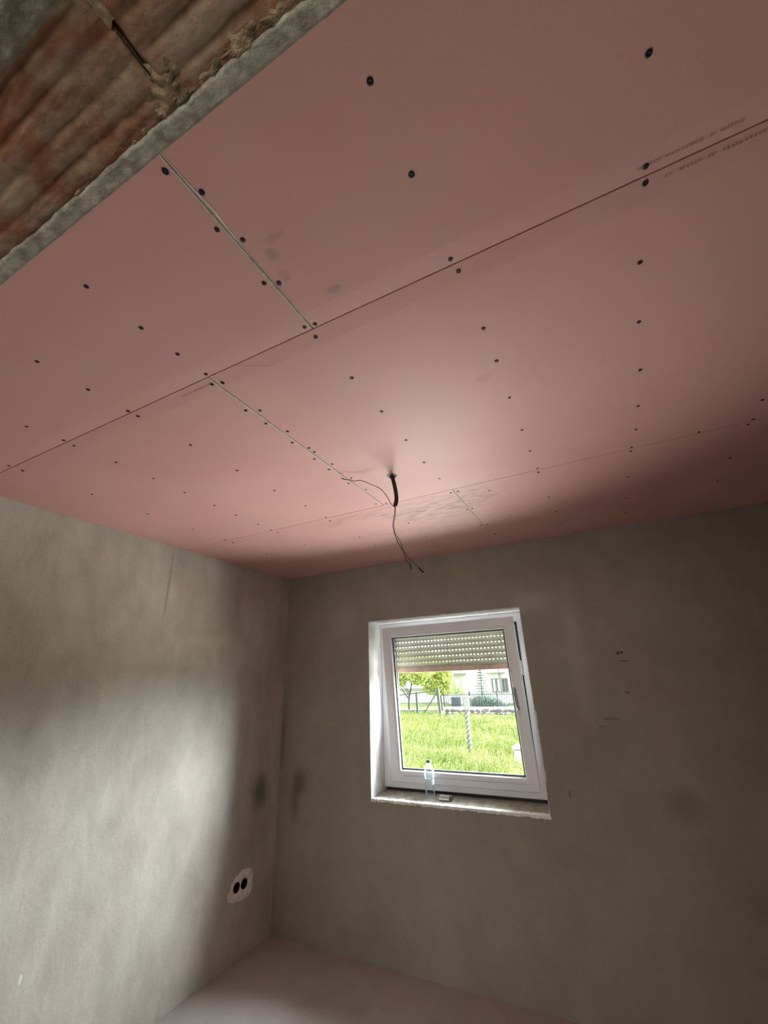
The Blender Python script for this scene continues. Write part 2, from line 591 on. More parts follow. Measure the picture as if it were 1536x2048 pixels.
# ---- partition with the opening the photo is taken through
OX0, OX1, OZ = 1.70, 2.86, 2.2
wf = empty('wall_front', (OX0, YF, 0))
struct(wf, 'unfinished opening in the hollow block partition above the camera', 'wall')
b = MB()
b.box((0, YB, 0), (OX0, YF, 2.70))
b.box((OX1, YB, 0), (XR, YF, 2.70))
b.box((OX0, YB + 0.02, OZ + 0.022), (OX1, YF - 0.018, 2.70))
o = b.build('block_core', M['plaster'], wf)
o.matrix_parent_inverse = wf.matrix_world.inverted() if False else Matrix.Translation((-OX0, -YF, 0))
PI = Matrix.Translation((-OX0, -YF, 0))

# two hollow clay lintel blocks with furrowed undersides, furrows along the wall
CY0, CY1 = YB + 0.022, YF - 0.018
def furrow(v):
    return 0.5 - 0.5 * math.cos(v * 2 * math.pi * 4.2 + 0.6)
def block(x0, x1, seed, nxs):
    b = MB()
    def fn(u, v):
        x = x0 + u * (x1 - x0)
        y = CY0 + v * (CY1 - CY0)
        warp = 0.04 * nz(x, y, seed, 6)
        g = furrow(v + warp) ** 3
        e = min(u * (x1 - x0), (1 - u) * (x1 - x0))
        fill = 0.35 + 0.65 * (0.5 + 0.5 * nz(x, y, seed + 3, 9))
        if e < 0.02:
            fill *= e / 0.02
        z = OZ + 0.005 * g * fill + 0.0016 * nz(x, y, seed, 45) + 0.0009 * nz(x, y, seed, 130)
        # rounded arrises at the block ends
        z += 0.006 * max(0, 1 - e / 0.006) ** 2
        return (x, y, z)
    b.grid(nxs, 70, fn)
    n = len(b.v)
    zt = OZ + 0.03
    # skirts
    b.add([(x0, CY0, zt), (x1, CY0, zt), (x1, CY1, zt), (x0, CY1, zt), (x0, CY0, OZ + .004), (x1, CY0, OZ + .004), (x1, CY1, OZ + .004), (x0, CY1, OZ + .004)],
          [(0, 1, 5, 4), (1, 2, 6, 5), (2, 3, 7, 6), (3, 0, 4, 7), (0, 3, 2, 1)])
    o = b.build('clay_block', M['clay'], wf, smooth=True, fixn=False)
    o.matrix_parent_inverse = PI
    return o
block(OX0, 2.2140, 1.0, 130)
block(2.2170, OX1, 5.0, 130)

# mortar squeezed out of the joint (leaving the dark slot open) and along the plaster
b = MB()
def lump(cx, cy, rx, ry, hh, seed, n=16):
    def fn(u, v):
        a = u * 2 * math.pi
        r = v
        wob = 1 + 0.35 * nz(math.cos(a) * 1.3 + seed, math.sin(a) * 1.3, seed) + 0.45 * nz(math.cos(a) * 4 + seed, math.sin(a) * 4, seed + 3)
        x = cx + rx * r * wob * math.cos(a)
        y = cy + ry * r * wob * math.sin(a)
        z = OZ + 0.0025 - 0.62 * hh * (1 - r ** 2) * (1 + 1.1 * nz(x, y, seed, 110)) - 0.001 * nz(x, y, seed, 150)
        return (x, y, z)
    b.grid(n * 2, 10, fn)
lump(2.219, -2.912, 0.022, 0.017, 0.007, 1.3, 22)
lump(2.205, -2.902, 0.020, 0.010, 0.006, 2.3, 22)
lump(2.232, -2.900, 0.016, 0.008, 0.007, 8.3, 22)
lump(2.2155, -2.980, 0.010, 0.018, 0.0045, 3.1)
lump(2.236, -2.923, 0.014, 0.010, 0.005, 3.9)
lump(2.27, -2.899, 0.03, 0.007, 0.006, 4.4, 22)
lump(2.31, -2.900, 0.035, 0.010, 0.008, 6.4, 26)
lump(2.355, -2.898, 0.03, 0.009, 0.007, 7.7, 26)
lump(2.40, -2.897, 0.03, 0.007, 0.006, 9.1, 26)
lump(2.16, -2.897, 0.03, 0.005, 0.004, 2.9, 22)
lump(2.05, -2.896, 0.06, 0.003, 0.003, 5.9, 26)
o = b.build('mortar_joint', M['mortar'], wf, smooth=True, fixn=False)
o.matrix_parent_inverse = PI
# open slot between the two blocks
b = MB()
b.grid(2, 24, lambda u, v: (2.2144 + 0.0022 * u + 0.0010 * nz(v, 1, 0, 5), -2.960 + 0.034 * v, OZ - 0.0016 + 0.0003 * abs(v - .5)))
o = b.build('open_joint', M['void'], wf, fixn=False)
o.matrix_parent_inverse = PI

def plaster_strip(name, mat, ya, yb, zlow, seed):
    b = MB()
    def fn(u, v):
        x = OX0 + u * (OX1 - OX0)
        ja = 0.003 * nz(x, 1, seed, 12) + 0.0015 * nz(x, 2, seed, 60)
        jb = 0.0008 * nz(x, 5, seed, 20) + 0.0006 * nz(x, 5, seed, 80)
        if name == 'dark_render':
            ja, jb = 0, ja
        y = (ya + ja) * (1 - v) + (yb + jb) * v
        edge = min(v, 1 - v)
        z = zlow + 0.0012 * nz(x, y, seed, 60) + 0.0008 * nz(x, y, seed, 150) + (0.004 if edge < 0.01 else 0)
        return (x, y, z)
    b.grid(320, 10, fn)
    o = b.build(name, mat, wf, smooth=True, fixn=False)
    o.matrix_parent_inverse = PI
    return o
plaster_strip('render_edge', M['edge_plaster'], YF - 0.0195, YF, OZ - 0.003, 2.0)
plaster_strip('dark_render', M['dark_plaster'], YB, YB + 0.026, OZ - 0.003, 6.0)
b = MB().box((OX0, YF - 0.018, OZ), (OX1, YF, 2.70)).box((OX0, YB, OZ), (OX1, YB + 0.02, 2.70))
o = b.build('render_coat', M['plaster'], wf)
o.matrix_parent_inverse = PI

# ------------------------------------------------------------------ ceiling of pink plasterboard sheets
ce = MB().box((-0.3, YH, H + 0.0135), (XR + 0.3, 0.4, 2.85)).build('ceiling', M['void'])
struct(ce, 'suspended ceiling of pink plasterboard sheets', 'ceiling')
hc = MB().box((0, YH, H - 0.01), (XR, YB, H + 0.01)).build('hall_ceiling', M['plaster'], ce)

HX, HY, HR = 1.759, -1.424, 0.016      # cable hole
def sheet(x0, x1, y0, y1, tap0, tap1, ch0, ch1, hole=False):
    """x ends may be cut and bevelled (gypsum), y edges tapered 2 mm over 55 mm"""
    b = MB()
    ys = [(y0, 0.0022 if tap0 else 0)]
    if tap0:
        ys.append((y0 + 0.052, 0))
    if hole:
        ys += [(HY - HR, 0), (HY + HR, 0)]
    if tap1:
        ys.append((y1 - 0.052, 0))
    ys.append((y1, 0.0022 if tap1 else 0))
    c0, c1 = 0.0020 * ch0, 0.0030 * ch1
    xs = [x0 + c0, x1 - c1]
    if hole:
        xs = [x0 + c0, HX - HR, HX + HR, x1 - c1]
    for j in range(len(ys) - 1):
        (ya, za), (yb, zb) = ys[j], ys[j + 1]
        for i in range(len(xs) - 1):
            if hole and i == 1 and abs(ya - (HY - HR)) < 1e-6:
                continue
            b.add([(xs[i], ya, H + za), (xs[i + 1], ya, H + za), (xs[i + 1], yb, H + zb), (xs[i], yb, H + zb)], [(3, 2, 1, 0)], 0)
        for ch, xa, xb in ((ch0, x0, xs[0]), (ch1, x1, xs[-1])):
            if ch:
                b.add([(xa, ya, H + za + 0.0016), (xb, ya, H + za), (xb, yb, H + zb), (xa, yb, H + zb + 0.0016)], [(0, 1, 2, 3)], 1)
            b.add([(xa, ya, H + 0.0125), (xa, ya, H + za + 0.0016 * ch), (xa, yb, H + zb + 0.0016 * ch), (xa, yb, H + 0.0125)], [(0, 1, 2, 3)], 1)
    for yy, zz in (ys[0], ys[-1]):
        b.add([(x0, yy, H + zz), (x1, yy, H + zz), (x1, yy, H + 0.0125), (x0, yy, H + 0.0125)], [(0, 1, 2, 3)], 0)
    b.add([(x0, y0, H + 0.0125), (x1, y0, H + 0.0125), (x1, y1, H + 0.0125), (x0, y1, H + 0.0125)], [(0, 1, 2, 3)], 0)
    return b.build('plasterboard_sheet', [M['pink'], M['gypsum']], ce, fixn=False)


J1, J2 = -2.3260, -1.1260
g = 0.0017
sheets = []
def add_sheet(*a, **k):
    o = sheet(*a, **k)
    sheets.append((o, a[0], a[1], a[2], a[3]))
    return o
s1a = add_sheet(0.003, 1.9608, YF, J1 - g, 0, 1, 0, 1)
s1b = add_sheet(1.9640, XR, YF, J1 - g, 0, 1, 1, 0)
s2a = add_sheet(0.003, 1.5592, J1 + g, J2 - g, 1, 1, 0, 1)
s2b = add_sheet(1.5634, 3.5595, J1 + g, J2 - g, 1, 1, 1, 1, hole=True)
s2c = add_sheet(3.5625, XR, J1 + g, J2 - g, 1, 1, 1, 0)
s3a = add_sheet(0.003, 1.9565, J2 + g, -0.003, 1, 0, 0, 1)
s3b = add_sheet(1.9590, XR, J2 + g, -0.003, 1, 0, 1, 0)

SCREWS = [(2.346, -2.699), (2.745, -2.525), (2.351, -2.545), (2.751, -2.346), (2.752, -2.312), (2.751, -2.122), (2.758, -1.917),
          (2.771, -1.690), (2.774, -1.471), (2.775, -1.295), (2.360, -2.342), (2.367, -2.304), (2.374, -2.103), (2.376, -1.957),
          (2.373, -1.754), (2.374, -1.521), (2.374, -1.334), (1.952, -2.106), (1.951, -1.901), (1.948, -1.682), (1.940, -1.470),
          (1.944, -1.283), (1.948, -2.767), (1.978, -2.710), (1.947, -2.644), (1.978, -2.602), (1.945, -2.499), (1.976, -2.482),
          (1.570, -2.693), (1.566, -2.551), (1.567, -2.440), (1.191, -2.615), (1.188, -2.471), (0.790, -2.457), (1.946, -2.343),
          (1.977, -2.338), (1.952, -2.299), (1.568, -2.340), (1.547, -2.297), (1.582, -2.286), (1.540, -2.142), (1.583, -2.118),
          (1.186, -2.337), (1.188, -2.302), (1.545, -2.046), (1.580, -1.965), (1.545, -1.893), (1.577, -1.826), (1.577, -1.788),
          (1.542, -1.740), (0.801, -2.340), (0.793, -2.298), (1.582, -1.664), (1.541, -1.628), (1.582, -1.504), (1.541, -1.460),
          (1.580, -1.356), (1.535, -1.166), (1.585, -1.144), (1.186, -2.079), (1.183, -1.828), (1.184, -1.580), (1.193, -1.341),
          (0.803, -2.137), (0.801, -1.962), (0.792, -1.787), (0.788, -1.596), (0.782, -1.438), (0.778, -1.257), (0.776, -1.139),
          (0.782, -1.082), (1.188, -1.139), (1.177, -1.080), (1.565, -0.799), (1.559, -0.496), (1.549, -0.247), (1.174, -0.727),
          (1.172, -0.504), (1.156, -0.257), (0.765, -0.529), (0.762, -0.781), (2.120, -1.018), (2.377, -1.147), (2.375, -1.101),
          (2.764, -1.141), (2.763, -1.103), (3.005, -1.139), (3.180, -1.142), (2.756, -0.821), (2.379, -0.766), (1.937, -1.092),
          (1.975, -1.091), (1.943, -0.824), (1.974, -0.825), (1.943, -0.518), (1.978, -0.510), (1.940, -0.292), (1.977, -0.292),
          (2.387, -0.515), (2.756, -0.522), (3.174, -1.285), (3.172, -1.104), (3.17, -0.80), (3.17, -0.52), (3.17, -1.55), (3.17, -1.80),
          (3.17, -2.05), (3.17, -2.30), (3.17, -2.35), (2.39, -0.26), (2.76, -0.26), (0.395, -2.34), (0.395, -2.29), (0.395, -2.0),
          (0.39, -1.7), (0.39, -1.4), (0.39, -1.15), (0.39, -1.08), (0.39, -0.75), (0.39, -0.45), (0.77, -0.25), (0.80, -2.62), (2.36, -2.84), (1.57, -2.83)]
sb = MB()
rr = 0.0059
prof = [(rr, 0.0004), (rr, -0.0004), (0.0060, -0.0009), (0.0028, -0.0009), (0.0016, -0.0003), (0.0001, -0.0003)]
sb.lathe((0, 0, 0), prof, 12)
sc_proto = None
for (x, y) in SCREWS:
    own = next((o for o, a, b_, c, d in sheets if a < x < b_ and c < y < d), None)
    if own is None:
        continue
    dz = 0.0
    for o, a, b_, c, d in sheets:
        if o is own:
            for e in (J1, J2):
                if abs(y - e) < 0.052:
                    dz = 0.0022 * (1 - abs(y - e) / 0.052)
    k = 1.0 + random.uniform(-0.1, 0.1)
    if sc_proto is None:
        o = sb.build('screw', M['screw'], own, smooth=True, fixn=False)
        sc_proto = o
    else:
        o = sc_proto.copy()
        COL.objects.link(o)
        o.parent = own
    o.location = (x, y, H + dz)
    o.scale = (k, k, 1)

# torn paper at the near end of a joint
b = MB()
TP = [(-2.80, 0.001), (-2.765, 0.002), (-2.726, 0.0032), (-2.703, 0.0065), (-2.673, 0.0075), (-2.650, 0.005), (-2.629, 0.0028), (-2.58, 0.0015), (-2.50, 0.001), (-2.40, 0.0008)]
for i in range(len(TP) - 1):
    (ya, wa), (yb, wb_) = TP[i], TP[i + 1]
    b.add([(1.9662, ya, H + .0005), (1.9662 + wa, ya, H - .0012), (1.9662 + wb_, yb, H - .0012), (1.9662, yb, H + .0005),
           (1.9662 + wa, ya, H + .0004), (1.9662 + wb_, yb, H + .0004)], [(0, 1, 2, 3), (1, 4, 5, 2)])
b.build('torn_paper', M['gypsum'], s1b, fixn=False)
# ragged rim of the hole the cable comes through
b = MB()
def rim(u, v):
    a = u * 2 * math.pi
    ro = HR * 1.55 * (1 + 0.22 * nz(math.cos(a) * 2, math.sin(a) * 2, 3))
    ri = HR * 0.86 * (1 + 0.25 * nz(math.cos(a) * 2.5, math.sin(a) * 2.5, 7))
    r = ro * (1 - v) + ri * v
    z = H - 0.0004 - 0.003 * math.sin(math.pi * v) * (1 + nz(a * 3, v * 3, 2)) + 0.010 * max(0, v - 0.75) * 4
    return (HX + r * math.cos(a), HY + r * math.sin(a), z)
b.grid(40, 8, rim)
b.build('broken_hole_rim', M['gypsum_dirty'], s2b, smooth=True, fixn=False)

# stamped print along the long edges of the sheets, too worn to read
def stamp(parent, x0, x1, y, words, hgt=0.0055, z=H + 0.0006):
    b = MB()
    rnd = random.Random(int(x0 * 1000))
    tot = sum(words) + 1.2 * (len(words) - 1)
    cw = (x1 - x0) / tot
    x = x0
    for wd in words:
        for _ in range(wd):
            a, c = x + cw * 0.12, x + cw * 0.82
            kind = rnd.randrange(5)
            t = cw * 0.20
            q = []
            if kind in (0, 1, 3):
                q.append((a, a + t, 0, 1))
            if kind in (0, 2):
                q.append((c - t, c, 0, 1))
            if kind in (1, 3, 4):
                q.append((a, c, 0.82, 1))
            if kind in (0, 1):
                q.append((a, c, 0.42, 0.58))
            if kind in (3, 4):
                q.append((a, c, 0, 0.18))
            if kind in (2, 4):
                q.append((a + (c - a) * .4, a + (c - a) * .4 + t, 0, 1))
            for (xa, xb, va, vb) in q:
                b.add([(xa, y + va * hgt, z), (xb, y + va * hgt, z), (xb, y + vb * hgt, z), (xa, y + vb * hgt, z)], [(3, 2, 1, 0)])
            x += cw
        x += 1.2 * cw
    return b.build('stamped_print', M['ink'], parent, fixn=False)
stamp(s1b, 2.735, 2.903, -2.3505, [3, 4, 12, 2, 7])
stamp(s2b, 2.786, 2.990, -2.3115, [2, 6, 2, 13, 3], z=H + 0.0010)
stamp(s2a, 1.410, 1.545, -2.3035, [4, 2, 8, 3], z=H + 0.0006)
b = MB()
P = [(1.672, -2.3245), (1.735, -2.2905), (1.766, -2.2735)]
for p, q in zip(P, P[1:]):
    b.add([(p[0], p[1], H + .0008), (q[0], q[1], H - .0004), (q[0], q[1] + .0014, H - .0004), (p[0], p[1] + .0014, H + .0008)], [(3, 2, 1, 0)])
b.build('scratch', M['ink'], s2b, fixn=False)

# ------------------------------------------------------------------ window
w1 = empty('window_1', (WX0, 0.2, 0.905))
struct(w1, 'white plastic window tilted open above the rough sill', 'window')
WI = Matrix.Translation((-WX0, -0.2, -0.905))
fx0, fx1, fz0, fz1 = WX0 + 0.001, WX1 - 0.001, 0.905, WZ1 - 0.001
b = MB().ring(fx0, fx1, fz0, fz1, [(0, 0.205), (0.004, 0.200), (0.068, 0.200), (0.072, 0.204), (0.072, 0.232), (0.088, 0.232), (0.088, 0.27), (0, 0.27)])
o = b.build('frame', M['pvc'], w1)
o.matrix_parent_inverse = WI
b = MB().ring(fx0, fx1, fz0, fz1, [(0.067, 0.1995), (0.0735, 0.1995), (0.0735, 0.230), (0.0865, 0.2305), (0.0865, 0.2285), (0.0755, 0.228), (0.0755, 0.197), (0.067, 0.197)])
o = b.build('frame_seal', M['gasket'], w1)
o.matrix_parent_inverse = WI
# packing and dark gap under the frame
b = MB().box((WX0, 0.235, 0.86), (WX1, 0.27, 0.906))
o = b.build('dark_underframe', M['rail'], w1)
o.matrix_parent_inverse = WI

# sash, hinged at its foot and leaning into the room
SH_W, SH_H = 1.044, 1.088
sash = empty('sash_pivot', (0.904, 0.180, 0.943))
D.objects.remove(sash)
b = MB().ring(0, SH_W, 0, SH_H, [(0, 0.006), (0.006, 0.0), (0.060, 0.0), (0.064, 0.004), (0.070, 0.006), (0.079, 0.022), (0.079, 0.058), (0.03, 0.062), (0.03, 0.020), (0, 0.020)])
sash = b.build('sash', M['pvc'], w1)
sash.matrix_parent_inverse = WI
sash.location = (0.904, 0.180, 0.943)
sash.rotation_euler = (R(5.6), 0, 0)
b = MB().ring(0, SH_W, 0, SH_H, [(0.069, 0.0045), (0.074, 0.006), (0.0805, 0.021), (0.0775, 0.024), (0.068, 0.010)])
b.build('glazing_bead', M['pvc_bead'], sash)
b = MB().ring(0, SH_W, 0, SH_H, [(0.079, 0.0215), (0.083, 0.0215), (0.083, 0.0235), (0.079, 0.0235)])
b.build('glazing_seal', M['gasket'], sash)
b = MB().ring(0, SH_W, 0, SH_H, [(0.078, 0.027), (0.089, 0.027), (0.089, 0.040), (0.078, 0.040)])
b.build('spacer_bar', M['spacer'], sash)
b = MB().box((0.078, 0.0238, 0.078), (SH_W - 0.078, 0.0262, SH_H - 0.078)).box((0.078, 0.0405, 0.078), (SH_W - 0.078, 0.043, SH_H - 0.078))
b.build('glass_pane', M['glass'], sash)
# fine groove along the bottom rail
b = MB().box((0.10, -0.0006, 0.0450), (SH_W - 0.075, 0.001, 0.0468))
b.build('drip_groove', M['spacer'], sash)
# handle turned up on the right stile, and a rosette below it
hx = 0.995
b = MB()
b.lathe((0, 0, 0), [(0.0001, 0.0), (0.014, 0.0), (0.0165, 0.003), (0.0165, 0.012), (0.0001, 0.012)], 20)
rot90 = Matrix.Rotation(R(90), 4, 'X')
b.v = [tuple(rot90 @ Vector((v[0], v[1] * 1.9, v[2]))) for v in b.v]
b.v = [(v[0] + hx, v[1], v[2] + 0.495) for v in b.v]
b.build('handle_rosette', M['pvc'], sash, smooth=True)
b = MB()
b.tube([(hx, -0.010, 0.495), (hx, -0.040, 0.497), (hx - .001, -0.046, 0.510), (hx - .003, -0.046, 0.56), (hx - .005, -0.045, 0.615), (hx - .006, -0.044, 0.630)],
       [0.009, 0.009, 0.0105, 0.0115, 0.0115, 0.008], 12)
b.build('handle', M['handle'], sash, smooth=True)
tag(sash, 'tilted white sash with glass')
# tilt stay and white catch in the gap on the lock side
b = MB().box((1.949, 0.150, 1.640), (1.953, 0.215, 1.652)).box((1.947, 0.140, 1.650), (1.951, 0.152, 1.735))
o = b.build('tilt_catch', M['pvc_bead'], w1)
o.matrix_parent_inverse = WI
b = MB().tube([(0.930, 0.182, 1.01), (0.930, 0.182, 0.965)], 0.007, 10)
for z in (0.965, 1.02):
    pass
b = MB().tube([(0.900, 0.186, 0.952), (0.900, 0.186, 1.045)], 0.008, 10).tube([(0.900, 0.186, 0.938), (0.900, 0.186, 0.947)], 0.010, 10)
o = b.build('hinge', M['pvc_bead'], w1, smooth=True)
o.matrix_parent_inverse = WI

# ------------------------------------------------------------------ roller shutter
sh = empty('roller_shutter', (1.425, 0.315, 1.687))
tag(sh, 'half-lowered cream roller shutter with brown end bar outside the glass', 'shutter')
SI = Matrix.Translation((-1.425, -0.315, -1.687))
RX0, RX1 = 0.905, 1.945
PITCH = 0.0407
def slat_mesh():
    b = MB()
    # curved body, bulging outwards, then the punched hook strip above it
    prof = []
    for k in range(7):
        t = k / 6
        prof.append((0.0035 * math.sin(math.pi * t) + 0.001, 0.0312 * t))
    n = len(prof)
    for side in (0,):
        vs = []
        for (y, z) in prof:
            vs += [(RX0, y, z), (RX1, y, z)]
        for (y, z) in prof:
            vs += [(RX0, y + 0.0015, z), (RX1, y + 0.0015, z)]
        fs = []
        for k in range(n - 1):
            fs.append((2 * k, 2 * k + 1, 2 * k + 3, 2 * k + 2))
            fs.append((2 * (n + k), 2 * (n + k) + 2, 2 * (n + k) + 3, 2 * (n + k) + 1))
        fs += [(0, 2 * n, 2 * n + 1, 1), (2 * n - 2, 2 * n - 1, 4 * n - 1, 4 * n - 2)]
        b.add(vs, fs)
    hp = 0.0285
    nh = int((RX1 - RX0) / hp)
    z0, z1 = 0.0309, PITCH + 0.0004
    for i in range(nh + 1):
        x = RX0 + i * hp
        wt = hp * 0.50
        a, c = x, min(x + wt, RX1)
        m0 = 0.5 * wt
        # tab flares at its foot so the holes read as lozenges
        b.add([(a - m0, 0.002, z0), (c + m0, 0.002, z0), (c, 0.002, z0 + .004), (c, 0.002, z1), (a, 0.002, z1), (a, 0.002, z0 + .004)], [(0, 1, 2, 5), (5, 2, 3, 4)])
        b.add([(a, 0.0032, z0), (c, 0.0032, z0), (c, 0.0032, z1), (a, 0.0032, z1)], [(3, 2, 1, 0)])
    return b
sm = slat_mesh()
first = None
for k in range(10):
    z = 1.7235 + 0.0 + k * PITCH
    if first is None:
        first = sm.build('slat', M['slat'], sh, fixn=False)
        o = first
    else:
        o = first.copy()
        COL.objects.link(o)
        o.parent = sh
    o.matrix_parent_inverse = SI
    o.location = (0, 0.308, z)
b = MB().box((RX0, 0.305, 1.6865), (RX1, 0.319, 1.724))
o = b.build('end_bar', M['bar'], sh, bevel=0.002)
o.matrix_parent_inverse = SI
tag(o, 'reddish brown end bar')
b = MB().box((1.3735, 0.3062, 1.722), (1.3755, 0.3075, 2.13))  # thin dark vertical line in front of the slats
o = b.build('thin_dark_line', M['steel_dark'], sh)
o.matrix_parent_inverse = SI
for xa, xb in ((0.880, 0.918), (1.930, 1.968)):
    b = MB().box((xa, 0.286, 0.87), (xb, 0.300, 2.15)).box((xa, 0.325, 0.87), (xb, 0.34, 2.15)).box((xa if xa < 1 else xb - .006, 0.286, 0.87), (xa + .006 if xa < 1 else xb, 0.34, 2.15))
    o = b.build('guide_rail', M['rail'], sh)
    o.matrix_parent_inverse = SI
b = MB().box((WX0 - .05, 0.275, 2.075), (WX1 + .05, 0.46, 2.09)).box((WX0 - .05, 0.44, 2.03), (WX1 + .05, 0.46, 2.09))
o = b.build('shutter_box', M['rail'], sh)
o.matrix_parent_inverse = SI
# outer stone sill
b = MB().box((WX0 - 0.02, 0.265, 0.85), (WX1 + 0.02, 0.46, 0.90))
o = b.build('outer_sill', M['white_plaster'], wb)

# ------------------------------------------------------------------ things on the sill
bx, by = 1.222, 0.128
bz = sill_z(bx, by) + 0.001
bt = empty('plastic_bottle', (bx, by, bz))
tag(bt, 'clear plastic water bottle with dark cap standing on the window sill', 'bottle')
b = MB().lathe((0, 0, 0), [(0.001, 0.004), (0.020, 0.0), (0.030, 0.002), (0.0325, 0.010), (0.0315, 0.035), (0.0325, 0.045), (0.0315, 0.058),
                           (0.0322, 0.070), (0.0322, 0.112), (0.0338, 0.122), (0.0338, 0.150), (0.030, 0.168), (0.020, 0.188), (0.0135, 0.196), (0.0125, 0.204), (0.0125, 0.212)], 28)
b.build('body', M['pet'], bt, smooth=True)
b = MB().lathe((0, 0, 0), [(0.0326, 0.072), (0.0327, 0.073), (0.0327, 0.105), (0.0326, 0.106)], 28)
b.build('label', M['labelfilm'], bt, smooth=True)
b = MB().lathe((0, 0, 0), [(0.0155, 0.203), (0.0158, 0.204), (0.0158, 0.217), (0.0145, 0.2185), (0.0001, 0.219)], 20)
b.build('cap', M['cap'], bt, smooth=True)

ox, oy = 1.345, 0.095
oz = sill_z(ox, oy) + 0.002
of = empty('metal_offcut', (ox, oy, oz))
of.rotation_euler = (0, 0, R(-4))
tag(of, 'small ribbed metal offcut lying on the sill right of the bottle', 'metal scrap')
b = MB()
b.box((-0.043, -0.018, 0.0), (0.030, -0.016, 0.014))
b.box((-0.043, -0.018, 0.012), (0.030, -0.008, 0.0135))
b.build('bright_flange', M['steel'], of)
b = MB()
for i in range(6):
    x = -0.042 + i * 0.012
    b.box((x, -0.008, 0.0), (x + 0.009, 0.016, 0.026))
b.box((-0.043, -0.006, 0.0), (0.030, 0.014, 0.022))
b.build('ribbed_web', M['steel'], of, bevel=0.001)
b = MB().tube([(0.030, 0.002, 0.014), (0.046, 0.002, 0.014)], 0.014, 12)
b.build('dark_end', M['steel_dark'], of, smooth=False)

# ------------------------------------------------------------------ socket boxes in the left wall
so = empty('double_socket_box', (0.0, -0.34, 0.39))
tag(so, 'two round black socket boxes in a pale plaster patch on the left wall', 'socket')
OI = Matrix.Translation((0, 0.34, -0.39))
poly = [(-0.326, 0.469), (-0.275, 0.462), (-0.240, 0.448), (-0.226, 0.424), (-0.227, 0.385), (-0.230, 0.335), (-0.246, 0.308), (-0.290, 0.306),
        (-0.336, 0.302), (-0.352, 0.312), (-0.395, 0.316), (-0.440, 0.340), (-0.444, 0.365), (-0.425, 0.392), (-0.420, 0.418), (-0.395, 0.440), (-0.365, 0.455)]
holes = [(-0.374, 0.390, 0.0295), (-0.305, 0.389, 0.0300)]
bm = bmesh.new()
def loop(pts, x):
    vs = [bm.verts.new((x, y, z)) for y, z in pts]
    return [bm.edges.new((vs[i], vs[(i + 1) % len(vs)])) for i in range(len(vs))]
fine = []
for i in range(len(poly)):
    a, c = Vector(poly[i]), Vector(poly[(i + 1) % len(poly)])
    for k in range(5):
        p = a.lerp(c, k / 5)
        fine.append((p.x + 0.0022 * nz(p.x, p.y, 1, 70), p.y + 0.0022 * nz(p.x, p.y, 5, 70)))
es = loop(fine, 0.0035)
circ = []
for (cy_, cz_, r_) in holes:
    pts = [(cy_ + r_ * math.cos(2 * math.pi * k / 28) * (1 + .05 * nz(k, cy_ * 9, 0, .6)), cz_ + r_ * math.sin(2 * math.pi * k / 28) * (1 + .05 * nz(k, cy_ * 9, 3, .6))) for k in range(28)]
    circ.append(pts)
    es += loop(pts, 0.0035)
bmesh.ops.triangle_fill(bm, use_beauty=True, edges=es)
# outer rim sloping into the wall
n0 = len(fine)
outer = [v for v in bm.verts][:n0]
low = []
cx_, cz_ = -0.34, 0.39
for v in outer:
    low.append(bm.verts.new((-0.001, v.co.y + (v.co.y - cx_) * 0.03, v.co.z + (v.co.z - cz_) * 0.03)))
for i in range(n0):
    j = (i + 1) % n0
    bm.faces.new((outer[i], outer[j], low[j], low[i]))
bmesh.ops.recalc_face_normals(bm, faces=bm.faces)
me = D.meshes.new('plaster_patch')
bm.to_mesh(me)
bm.free()
me.materials.append(M['socket_plaster'])
o = D.objects.new('plaster_patch', me)
COL.objects.link(o)
o.parent = so
o.matrix_parent_inverse = OI
for ci, pts in enumerate(circ):
    b = MB()
    n = len(pts)
    vs = [(0.004, y, z) for y, z in pts] + [(-0.045, y, z) for y, z in pts]
    b.add(vs, [(i, (i + 1) % n, n + (i + 1) % n, n + i) for i in range(n)] + [tuple(range(n, 2 * n))])
    if ci == 1:
        cy_, cz_, r_ = holes[1]
        b.tube([(-0.04, cy_, cz_ + .01), (-0.02, cy_ + .01, cz_ - .005), (-0.03, cy_ - .01, cz_ - .015)], 0.0025, 6)
    o = b.build('socket_cup', M['box'], so, fixn=False)
    o.matrix_parent_inverse = OI

# ------------------------------------------------------------------ cable from the ceiling
ca = empty('ceiling_cable', (HX, HY, H))
tag(ca, 'black conduit with loose bare wires hanging from the ceiling hole', 'cable')
def smooth_pts(pts, n=6):
    out = []
    P = [Vector(p) for p in pts]
    for i in range(len(P) - 1):
        p0, p1, p2, p3 = P[max(i - 1, 0)], P[i], P[i + 1], P[min(i + 2, len(P) - 1)]
        for k in range(n):
            t = k / n
            out.append(0.5 * ((2 * p1) + (-p0 + p2) * t + (2 * p0 - 5 * p1 + 4 * p2 - p3) * t * t + (-p0 + 3 * p1 - 3 * p2 + p3) * t ** 3))
    out.append(P[-1])
    return out
def cpart(name, pts, r, mat, n=8, seg=8, rib=False):
    pts = [(p[0] - HX, p[1] - HY, p[2] - H) for p in pts]
    sp = smooth_pts(pts, n)
    rs = [r * (1.0 + (0.09 if rib and i % 2 else 0)) for i in range(len(sp))]
    return MB().tube(sp, rs, seg).build(name, mat, ca, smooth=True)
cpart('conduit', [(HX - 0.004, HY, H + 0.03), (HX + 0.001, HY, H - 0.005), (1.769, HY, 2.480), (1.7755, HY, 2.430), (1.7755, HY, 2.400), (1.7675, HY, 2.372)], 0.0088, M['conduit'], n=14, seg=12, rib=True)
